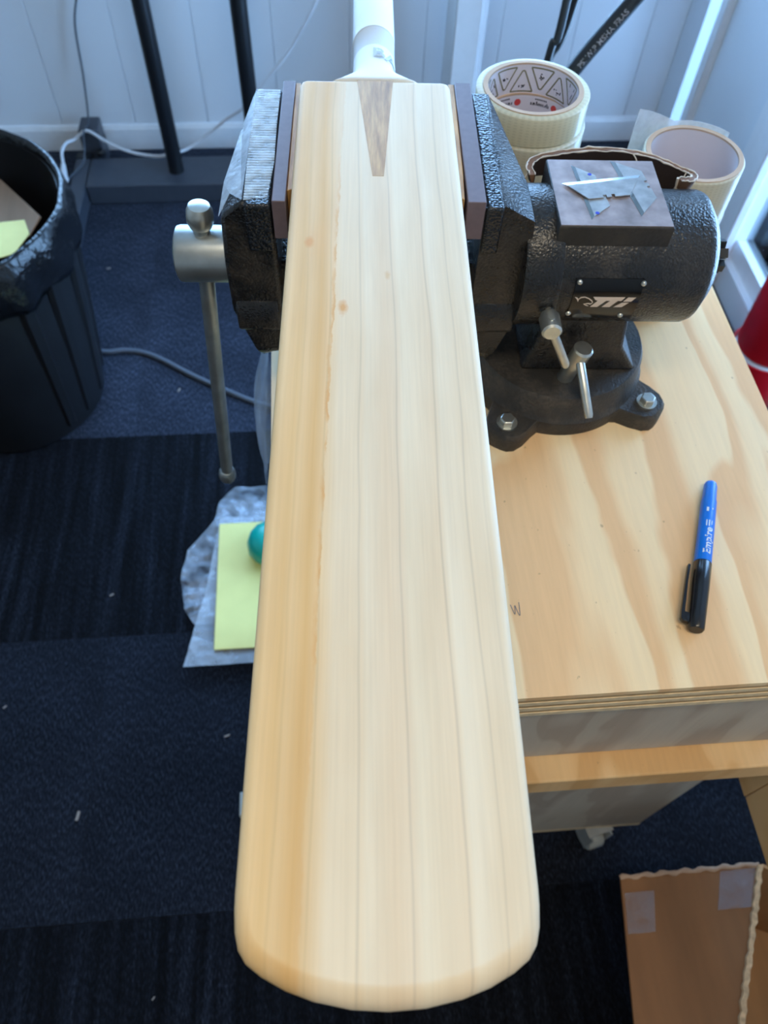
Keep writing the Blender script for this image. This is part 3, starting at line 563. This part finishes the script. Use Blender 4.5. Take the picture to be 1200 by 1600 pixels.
zz = [.9002, .9517, 1.0032, 1.0547, 1.0800]
roll('cream tape roll at the bottom of the taller stack behind the vise', c1, zz[0], zz[1], .0475); roll('wide cream tape roll, second from the bottom of the taller stack behind the vise', c1, zz[1], zz[2], .0475)
roll('wide pale tape roll just under the narrow roll of the taller stack', (.1325, .0545), zz[2], zz[3], .0475, mt='tape2', printed=2)
tr = roll('narrow cream filament tape roll with printed core on top of the taller stack', c1, zz[3], zz[4], .0470, printed=1)
c2 = (.2690, .0185)
roll('pale tape roll at the bottom of the shorter stack beyond the barrel end', c2, .9002, .9517, .0425, .0365, 'tape2'); roll('pale tape roll in the middle of the shorter stack beyond the barrel end', c2, .9517, 1.0032, .0425, .0365, 'tape2')
tb = roll('clear tape roll with plain white core and a loose tail, atop the shorter stack', c2, 1.0032, 1.0480, .0420, .0365, 'tape2')
b = MB(); rings = []
for k in range(13):
    a = math.radians(150 - 9.5 * k) ; f = max(0, (5 - k) / 5); r = .0428 + .012 * f * f
    rings.append([(r * math.cos(a), r * math.sin(a), .004), (r * math.cos(a), r * math.sin(a), .044 + .018 * f + .004), (((r + .0004)) * math.cos(a), ((r + .0004)) * math.sin(a), .044 + .018 * f + .004), ((r + .0004) * math.cos(a), (r + .0004) * math.sin(a), .004)])
b.loft(rings, True, True); b.build('loose_tail', film('tape_tail', (226, 232, 236), .55, (2, 300), .3), tb)

# ================================================================== pen
pa, pb = Vector((.3110, .3440, .9068)), Vector((.2590, .2150, .9072)); pen = thing('marker_pen', 'blue marker pen with black clip cap lying on the plywood top', 'pen', (.285, .28, .90))
d = (pb - pa); Ln = d.length; d.normalize(); sd = d.cross(Vector((0, 0, 1))).normalized(); upv = sd.cross(d)
prof = [(0, .0030), (.0012, .0044), (.004, .0052), (.018, .0056), (.0205, .0061), (.080, .0065)]
MB().tube([pa + d * t for t, _ in prof], [r for _, r in prof], 28).build('barrel', M['penblue'], pen, sharp=50)
cp = MB().tube([pa + d * t for t in (.0802, .0808, .10, .125, .1375, .1390)], [.0062, .0067, .0067, .0063, .0060, .0050], 28).build('cap', M['penblack'], pen, sharp=50); cp['_base'] = (0, 0, 0); cp.location = (0, 0, 0); cp.location = [-q for q in pen['_base']]
s0 = sd if (pa + sd).x < pa.x else -sd
c0 = pa + s0 * .0105
cl = lambda t, o_: pa + d * t + s0 * o_
rg4 = lambda p, a, e: [tuple(p + s0 * a + upv * e), tuple(p - s0 * a + upv * e), tuple(p - s0 * a - upv * e), tuple(p + s0 * a - upv * e)]
MB().loft([rg4(cl(.0850, .0100), .0010, .0020), rg4(cl(.1000, .0106), .0010, .0022), rg4(cl(.1260, .0108), .0013, .0022), rg4(cl(.1330, .0100), .0020, .0022), rg4(cl(.1350, .0080), .0020, .0020)]).build('clip', M['penblack'], cp, bevel=.0004)
MB().loft([rg4(cl(.1270, .0080), .0028, .0018), rg4(cl(.1350, .0075), .0026, .0018)]).build('clip_root', M['penblack'], cp)
pr2 = lambda al, ac, r=.00655: tuple(pa + d * al + (s0 * math.sin(ac / r) + Vector((0, 0, 1)) * math.cos(ac / r)) * (r - (.080 - al) * .0067 + .00012))
if s0.cross(-d).dot(Vector((0, 0, 1))) > 0: flip = 1
else: flip = -1
MB().add(*mapped(textmesh('Empire', .0084, 0, .00018), lambda v: pr2(.0745 - v.x * 1.04, -.0006 + (v.y - .0025)))).build('lettering', M['penwhite'], pen)
b = MB()
for al, ac, l_, w_ in ((.0425, .0015, .006, .0009), (.0425, -.0005, .006, .0009), (.0425, -.0025, .004, .0006), (.0300, .0012, .004, .0018), (.0300, -.0022, .0016, .0008)):
    b.add([pr2(al, ac), pr2(al + l_, ac), pr2(al + l_, ac + w_), pr2(al, ac + w_)], [(0, 1, 2, 3)])
b.build('small_print', M['penwhite'], pen)

# ================================================================== waste bin
BC, BB = (-.738, 1.328), (-.718, 1.300); wb = thing('waste_bin', 'black plastic waste bin with a crumpled liner over its rim', 'waste bin', (BB[0], BB[1], 0))
def ring(f, r, z, wob=0, n=96, sd_=0):
    cx, cy = BB[0] + (BC[0] - BB[0]) * f, BB[1] + (BC[1] - BB[1]) * f
    return [(cx + (r + wob * mnoise.noise((math.cos(2 * math.pi * i / n) * 5 + sd_, math.sin(2 * math.pi * i / n) * 5, z * 14))) * math.cos(2 * math.pi * i / n), cy + (r + wob * mnoise.noise((math.cos(2 * math.pi * i / n) * 5 + sd_, math.sin(2 * math.pi * i / n) * 5, z * 14))) * math.sin(2 * math.pi * i / n), z) for i in range(n)]
body = MB().loft([ring(0, .172, .002), ring(0, .184, .010), ring(.06, .188, .03), ring(.45, .218, .23), ring(.9, .245, .45), ring(1, .249, .485), ring(1, .241, .485), ring(.06, .176, .03), ring(0, .16, .022)], True, True).build('body', M['binp'], wb, sharp=40)
b = MB(); rings = [ring(.1, .172, .05, .004), ring(.5, .212, .25, .006), ring(.95, .240, .46, .006), ring(1, .244, .494, .004), ring(1, .251, .5035, .004), ring(1, .258, .497, .006), ring(.98, .260, .470, .010), ring(.95, .261, .440, .018), ring(.9, .258, .405, .020), ring(.87, .254, .390, .022)]
b.loft(rings, False, True); o = b.build('bin_liner', M['liner2'], wb, sharp=180); md = o.modifiers.new('d', 'SOLIDIFY'); md.thickness = .001
for a in (-.75, -.45, -.1, .3):       # ribs and folds down the side
    MB().loft([[(BB[0] + (BC[0] - BB[0]) * f + (r) * math.cos(a + q), BB[1] + (BC[1] - BB[1]) * f + r * math.sin(a + q), z) for q, r in ((-.07, r0 - .001), (-.04, r0 + .006), (.04, r0 + .006), (.07, r0 - .001))] for f, r0, z in ((.06, .188, .035), (.45, .218, .23), (.86, .247, .425))], True, True).build('side_rib', M['binp'], wb)
def slab(name, pts, th, mat, lab, cat):
    b = MB(); P_ = [Vector(p) for p in pts]; nn = (P_[1] - P_[0]).cross(P_[-1] - P_[0]).normalized() * th
    b.loft([[tuple(p) for p in P_], [tuple(p + nn) for p in P_]]); return tag(b.build(name, mat, bevel=th * .3), lab, cat)
slab('cardboard_scrap', [(-.7724, 1.56, .32), (-.663, 1.52, .42), (-.5592, 1.3908, .42), (-.572, 1.33, .42), (-.70, 1.24, .42), (-.84, 1.30, .32)], .005, M['cardgrey'], 'brown cardboard scrap leaning inside the black waste bin', 'cardboard')
slab('paper_offcut', [(-.6886, 1.3236, .44), (-.6208, 1.3461, .44), (-.5756, 1.3523, .44), (-.5587, 1.3088, .44), (-.5774, 1.2514, .44), (-.665, 1.2119, .44)], .002, M['yellow'], 'pale yellow paper offcut on top of the rubbish in the bin', 'paper')

# ================================================================== rack by the wall
rk = thing('steel_rack', 'black steel rack with round posts standing against the panelled wall', 'rack', (-.40, 2.09, 0))
MB().box(-.655, .12, 2.02, 2.155, .0, .058).build('base_bar', M['rackgrey'], rk, bevel=.004); MB().box(-.70, -.657, 1.70, 2.16, .0, .055).build('side_foot', M['rackgrey'], rk, bevel=.004); MB().box(-.70, -.657, 2.162, 2.19, .0, .055).build('foot_end', M['blacksteel'], rk)
MB().box(-.682, -.626, 2.19, 2.262, 0, .122).build('corner_block', M['rackgrey'], rk, bevel=.004)
for x in (-.405, -.171): MB().lathe([(.0215, .058), (.0215, 1.75), (.019, 1.755)], (x, 2.088, 0), 'z', 28).build('post', M['blacksteel'], rk)
MB().box(-.46, .10, 2.07, 2.106, 1.7555, 1.79).build('top_bar', M['blacksteel'], rk, bevel=.004)
o = MB().lathe([(.012, .0), (.012, .012), (.008, .016)], (-.628, 2.170, 0.058), 'z', 16).build('foot_knob', M['blacksteel'], rk)

# ================================================================== cables
wc = thing('white_cable', 'white cable with a clear plug looping over the black rack base', 'cable', (-.55, 2.12, .06))
pts = [(-.717, 2.085, .085), (-.7185, 2.11, .105), (-.7120, 2.150, .108), (-.690, 2.178, .104), (-.652, 2.180, .1275), (-.60, 2.158, .106), (-.537, 2.128, .094), (-.47, 2.118, .085), (-.428, 2.114, .090), (-.3586, 2.15, .0916), (-.2571, 2.165, .158), (-.1873, 2.15, .2102), (-.1175, 2.15, .2887), (-.0515, 2.15, .3628), (.0211, 2.15, .4779), (.045, 2.19, .535), (.05, 2.262, .575), (.05, 2.274, .598)]
MB().tube(spline(pts, 6), .0042, 10).build('cord', M['cablew'], wc)
MB().tube([(-.717, 2.035, .058), (-.717, 2.05, .064), (-.717, 2.052, .066), (-.717, 2.068, .075), (-.717, 2.085, .086)], [.010, .013, .011, .009, .006], 16).build('plug', M['cablew'], wc)
tag(MB().tube(spline([(-.588, 2.275, .598), (-.586, 2.274, .54), (-.588, 2.27, .4695), (-.6255, 2.275, .37), (-.640, 2.262, .240), (-.652, 2.225, .132), (-.660, 2.175, .128), (-.672, 2.13, .066), (-.705, 2.06, .059), (-.716, 2.0, .058), (-.735, 1.93, .006)], 6), .0026, 8).build('wall_cord', M['cableg']), 'thin dark grey cord hanging down the panelled wall onto the rack', 'cord')
tag(MB().tube(spline([(-.62, 1.455, .006), (-.5491, 1.423, .006), (-.4914, 1.4246, .006), (-.4269, 1.4039, .006), (-.3288, 1.3348, .006), (-.234, 1.274, .006), (-.1495, 1.2293, .006), (.0, 1.18, .006), (.2, 1.2, .006)], 6), .0058, 10).build('floor_cord', M['cabled']), 'grey cord snaking over the carpet from the bin to the bench', 'cord')
hp = spline([(.34, .93, .012), (.30, .945, .30), (.275, .95, .65), (.290, .95, .86), (.3225, .95, .9281), (.3719, .95, 1.0027), (.44, .95, 1.105), (.55, .955, 1.30), (.75, 1.0, 1.75), (.90, 1.0, 2.25), (.92, 1.0, 2.598)], 8)
hs = thing('air_hose', 'thick black rubber hose with pale printed letters rising behind the tape rolls', 'hose', (.34, .93, 0))
MB().tube(hp, .0095, 20).build('hose', M['rubber'], hs)
A, B = Vector((.3225, .95, .9281)), Vector((.3719, .95, 1.0027)); dd = (B - A).normalized(); vw = (Vector((0, 0, ZC)) - (A + B) / 2); vw = (vw - dd * vw.dot(dd)).normalized(); sdv = vw.cross(dd)
st_ = min(range(len(hp)), key=lambda i: (hp[i] - A).length)
def onhose(v):
    s = v.x + .004; i = st_
    while s > (hp[i + 1] - hp[i]).length: s -= (hp[i + 1] - hp[i]).length; i += 1
    t = (hp[i + 1] - hp[i]).normalized(); c = hp[i] + t * s; a = (v.y - .0030) / .0095 - .30
    n_ = (vw - t * vw.dot(t)).normalized(); s_ = n_.cross(t); return tuple(c + (n_ * math.cos(a) + s_ * math.sin(a) * 1) * .0097)
MB().add(*mapped(textmesh('PSI W.P MSHA FRAS', .0088, 0, .0001), onhose)).build('hose_print', M['hosetext'], hs)
for k, (lab, pp) in enumerate((('black lead hanging just left of another one behind the taller tape stack', [(.30, .99, .008), (.296, .995, .5), (.2950, 1.0, .80), (.3018, 1.0, .925), (.3090, 1.0, .97), (.316, 1.02, 1.3), (.33, 1.1, 2.0), (.33, 1.1, 2.598)]), ('black lead hanging just right of another one behind the taller tape stack', [(.33, 1.01, .008), (.318, 1.012, .5), (.305, 1.015, .80), (.3060, 1.015, .90), (.3235, 1.015, .97), (.355, 1.03, 1.3), (.38, 1.1, 2.0), (.38, 1.1, 2.598)]))):
    tag(MB().tube(spline(pp, 8), .0052, 10).build('black_lead', M['rubber']), lab, 'cable', 'black leads behind the tape')

# ================================================================== post by the wall
tag(MB().box(.3535, .418, 2.0, 2.14, 0, ZT).box(.418, .437, 2.03, 2.14, 0, ZT).build('steel_post', M['white'], bevel=.003), 'white square steel post standing behind the bat shoulder', 'post')

# ================================================================== floor litter left of the bench
def sheet(name, outline, z, amp, mat, lab, cat, seed, n=30, th=.0004):
    xs = [p[0] for p in outline]; ys = [p[1] for p in outline]; P_ = outline
    bm = bmesh.new(); vs = [bm.verts.new((x, y, 0)) for x, y in P_]; bm.faces.new(vs)
    bmesh.ops.triangulate(bm, faces=bm.faces)
    for _ in range(5): bmesh.ops.subdivide_edges(bm, edges=[e for e in bm.edges if e.calc_length() > .018], cuts=1, use_grid_fill=False); bmesh.ops.triangulate(bm, faces=bm.faces)
    for v in bm.verts:
        h = mnoise.noise((v.co.x * 16 + seed, v.co.y * 16, 3)); g = abs(mnoise.noise((v.co.x * 34, v.co.y * 34 + seed, 7)))
        v.co.z = z + max(.0, amp * (.55 + h * .6) * .9 + amp * .9 * (.35 - g))
    me = bpy.data.meshes.new(name); bm.to_mesh(me); bm.free(); me.materials.append(mat)
    o = bpy.data.objects.new(name, me); COL.objects.link(o); md = o.modifiers.new('s', 'SOLIDIFY'); md.thickness = th
    return tag(o, lab, cat) if lab else o
sheet('plastic_bag', [(-.285, .665), (-.306, .70), (-.318, .775), (-.308, .835), (-.285, .865), (-.255, .905), (-.247, .955), (-.212, .990), (-.150, .990), (-.06, .965), (-.03, .86), (-.06, .70), (-.16, .66)], .002, .014, M['bag'], 'crumpled clear plastic bag on the dark carpet beside the bench', 'plastic bag', 2)
pk_ = thing('paper_pack', 'flat clear sleeve holding yellow paper on the carpet', 'paper pack', (-.2, .74, 0)); PZ = .022
ob = sheet('sleeve_film', [(-.298, .572), (-.262, .735), (-.2405, .903), (-.09, .900), (-.07, .575), (-.145, .563), (-.16, .572)], PZ, .006, M['sleeve'], None, None, 5); ob.parent = pk_; ob.location = (.2, -.74, 0)
ob.data.name = 'sleeve_film'
MB().box(-.2405, -.10, .600, .884, PZ + .0085, PZ + .0105).build('yellow_paper', M['yellow'], pk_, bevel=.001)
tl = thing('teal_lid', 'glossy teal rounded plastic cap resting on the yellow paper', 'cap', (-.128, .815, PZ + .0105))
MB().lathe([(.036, .0512), (.044, .056), (.048, .068), (.047, .082), (.042, .096), (.031, .106), (.016, .1105), (.002, .111)], (-.131, .815, PZ - .04), 'z', 14).build('dome', M['teal'], tl, sharp=60)
# clear bag hanging down the side of the bench
rings = []
b = MB(); nU, nV = 16, 22
grid = []
for j in range(nV + 1):
    f = j / nV; z = .858 - .25 * f; row = []
    for i in range(nU + 1):
        g = i / nU; y = .475 + .150 * g + .035 * f; bul = .006 + .030 * math.sin(min(1, f * 2.4) * math.pi * .5) * (.35 + .65 * math.sin(math.pi * g)) + .006 * mnoise.noise((y * 30, z * 14, 4))
        row.append((BX0 - .003 - max(.001, bul * .8), y, z))
    grid.append(row)
b.loft(grid, False, True, closed=False); o = b.build('hanging_bag', M['bag']); md = o.modifiers.new('s', 'SOLIDIFY'); md.thickness = .0005
tag(o, 'clear plastic bag hanging down the bench side just left of the bat', 'plastic bag')
# bits of wood on the carpet
for x, y, l_, a, lab in ((-.4657, .3215, .022, 1.4, 'largest curled pale wood shaving on the carpet left of the bat'), (-.4553, .7461, .012, .5, 'tiny wood shaving on the carpet left of the plastic bag'), (-.3568, 1.2906, .014, 1.2, 'tiny wood shaving beside the grey floor cord and the vise handle'),
        (-.2147, .4432, .014, .3, 'tiny wood shaving on the carpet just below the yellow paper'), (-.3143, .0424, .008, .9, 'wood speck on the carpet left of the bat toe, lowest of all'), (-.5738, 1.7381, .014, .2, 'tiny wood shaving between the bin and the rack base'), (-.6253, .525, .010, .8, 'wood speck on the carpet at the left edge of the photo')):
    b = MB(); c_, s_ = math.cos(a), math.sin(a); l_ *= .7; w_ = l_ * .16
    b.loft([[(x + c_ * q - s_ * (p + q * q * 9), y + s_ * q + c_ * (p + q * q * 9), .0005 + hh) for p, hh in ((-w_, 0), (w_, 0), (w_ * .8, .002), (-w_ * .8, .002))] for q in (-l_ / 2, -l_ / 6, l_ / 6, l_ / 2)])
    tag(b.build('wood_shaving', M['chip']), lab, 'shaving', 'wood shavings on the carpet')

b = MB(); b.loft([rg(-.187, -.12, .298, .338, .0005), rg(-.187, -.12, .298, .338, .016), rg(-.184, -.123, .301, .335, .018)])
tag(b.build('foam_offcut', M['castorw'], bevel=.001), 'small pale foam offcut on the carpet peeping out under the bat edge', 'offcut')
# ================================================================== cardboard box
bxo = thing('cardboard_box', 'open brown cardboard box with a flap folded out, beside the bench front', 'box', (.62, -.12, 0))
H = .32; h0, h1 = Vector((.538, .123, H)), Vector((.392, -.176, H)); dv = (h1 - h0).normalized(); pv = Vector((-dv.y, dv.x, 0)); wd = .34; t4 = .004
def wallq(p, q, name, mat, z0=.004, z1=H, th=t4):
    dd_ = (q - p).normalized(); nn = Vector((-dd_.y, dd_.x, 0)) * th
    return MB().loft([[(p.x, p.y, z), (q.x, q.y, z), (q.x + nn.x, q.y + nn.y, z), (p.x + nn.x, p.y + nn.y, z)] for z in (z0, z1)]).build(name, mat, bxo)
g0, g1 = h0 + pv * wd, h1 + pv * wd
if g0.x < h0.x: pv = -pv; g0, g1 = h0 + pv * wd, h1 + pv * wd
wallq(h0, h1, 'side_wall', M['cardin']); wallq(g1, g0, 'side_wall', M['cardin']); wallq(h0 + pv * .005 - dv * 0, g0 - pv * .005, 'end_wall', M['cardin']); wallq(g1 - pv * .005, h1 + pv * .005, 'end_wall', M['cardin'])
MB().loft([[(p.x, p.y, z) for p in (h0, h1, g1, g0)] for z in (.001, .004)]).build('bottom', M['cardin'], bxo)
f0, f1 = Vector((.3600, .1240, .285)), Vector((.318, -.175, .285))
fl = MB().loft([[tuple(h0), tuple(h1), tuple(f1), tuple(f0)], [tuple(p + Vector((0, 0, .004))) for p in (h0, h1, f1, f0)]]).build('flap', M['cardb'], bxo, bevel=.001); fl['_base'] = (.62, -.12, 0); fl['_base'] = (0, 0, 0)
zf = lambda p: Vector((p.x, p.y, .285 + (H - .285) * max(0, min(1, (p.x - .35) / .17)) + .0046))
def quad_on(fx0, fx1, fy0, fy1):
    P_ = []
    for a, c in ((fx0, fy0), (fx1, fy0), (fx1, fy1), (fx0, fy1)):
        l0 = f0 + (h0 - f0) * a; l1 = f1 + (h1 - f1) * a; P_.append(l0 + (l1 - l0) * c + Vector((0, 0, .0044)))
    return P_
for q in ((.02, .24, .06, .22), (.72, .97, .01, .16)):
    P_ = quad_on(*q); MB().loft([[tuple(p) for p in P_], [tuple(p + Vector((0, 0, .0003))) for p in P_]]).build('tape_piece', M['packtape'], fl)
b = MB(); rings = []
for k in range(60):
    f = k / 59; p = h0 + (h1 - h0) * f; wv = .0012 * math.sin(k * 2.1) + random.uniform(-.0008, .0008); ww = .004 + .002 * mnoise.noise((k * .3, 2, 1))
    rings.append([(p.x - ww + wv, p.y, H + .004), (p.x + ww + wv, p.y, H + .004), (p.x + ww * .9 + wv, p.y, H + .0075), (p.x - ww * .8 + wv, p.y, H + .007)])
b.loft(rings, True, True); b.build('torn_edge', M['cardedge'], fl)
b = MB()
for k in range(40):
    f = k / 39; p = f0 + (h0 - f0) * f; b_ = .0015 * math.sin(k * .9)
b.tube([f0 + (h0 - f0) * (k / 40) + Vector((0, .0012 + .0012 * math.sin(k * 1.1), .003)) for k in range(41)], [.0032 + .0008 * math.sin(k * 1.7) for k in range(41)], 8); b.build('far_edge', M['cardgrey'], fl)
# ================================================================== red tubs by the glazing
for z0, z1, lab in ((0, .205, 'glossy red tub under another one beside the bench right edge'), (.206, .405, 'glossy red tub with a pale lid on top of another, right of the bench')):
    tb_ = thing('red_tub', lab, 'tub', (.975, 1.165, z0), group='stacked red tubs')
    MB().lathe([(.066, z0 + .001), (.069, z0 + .006), (.075, z1 - .014), (.0775, z1 - .012), (.0775, z1 - .004), (.073, z1 - .004), (.070, z1 - .012), (.02, z1 - .012)], (.975, 1.165, 0), 'z', 40).build('tub_wall', M['redp'], tb_)
    MB().lathe([(.069, z1 - .0115), (.069, z1 - .006), (.064, z1 - .0035), (.02, z1 - .0035)], (.975, 1.165, 0), 'z', 40).build('lid', M['tubw'], tb_)
b = MB(); b.loft([rg(.93, 1.02, 1.33, 1.47, .001), rg(.925, 1.025, 1.325, 1.475, .035), rg(.93, 1.02, 1.33, 1.47, .035), rg(.934, 1.016, 1.334, 1.466, .004)])
tag(b.build('red_tray', M['redp'], bevel=.002), 'shallow red tray on the floor by the white window frame', 'tray')
for o in bpy.data.objects:
    if '_base' in o.keys(): del o['_base']
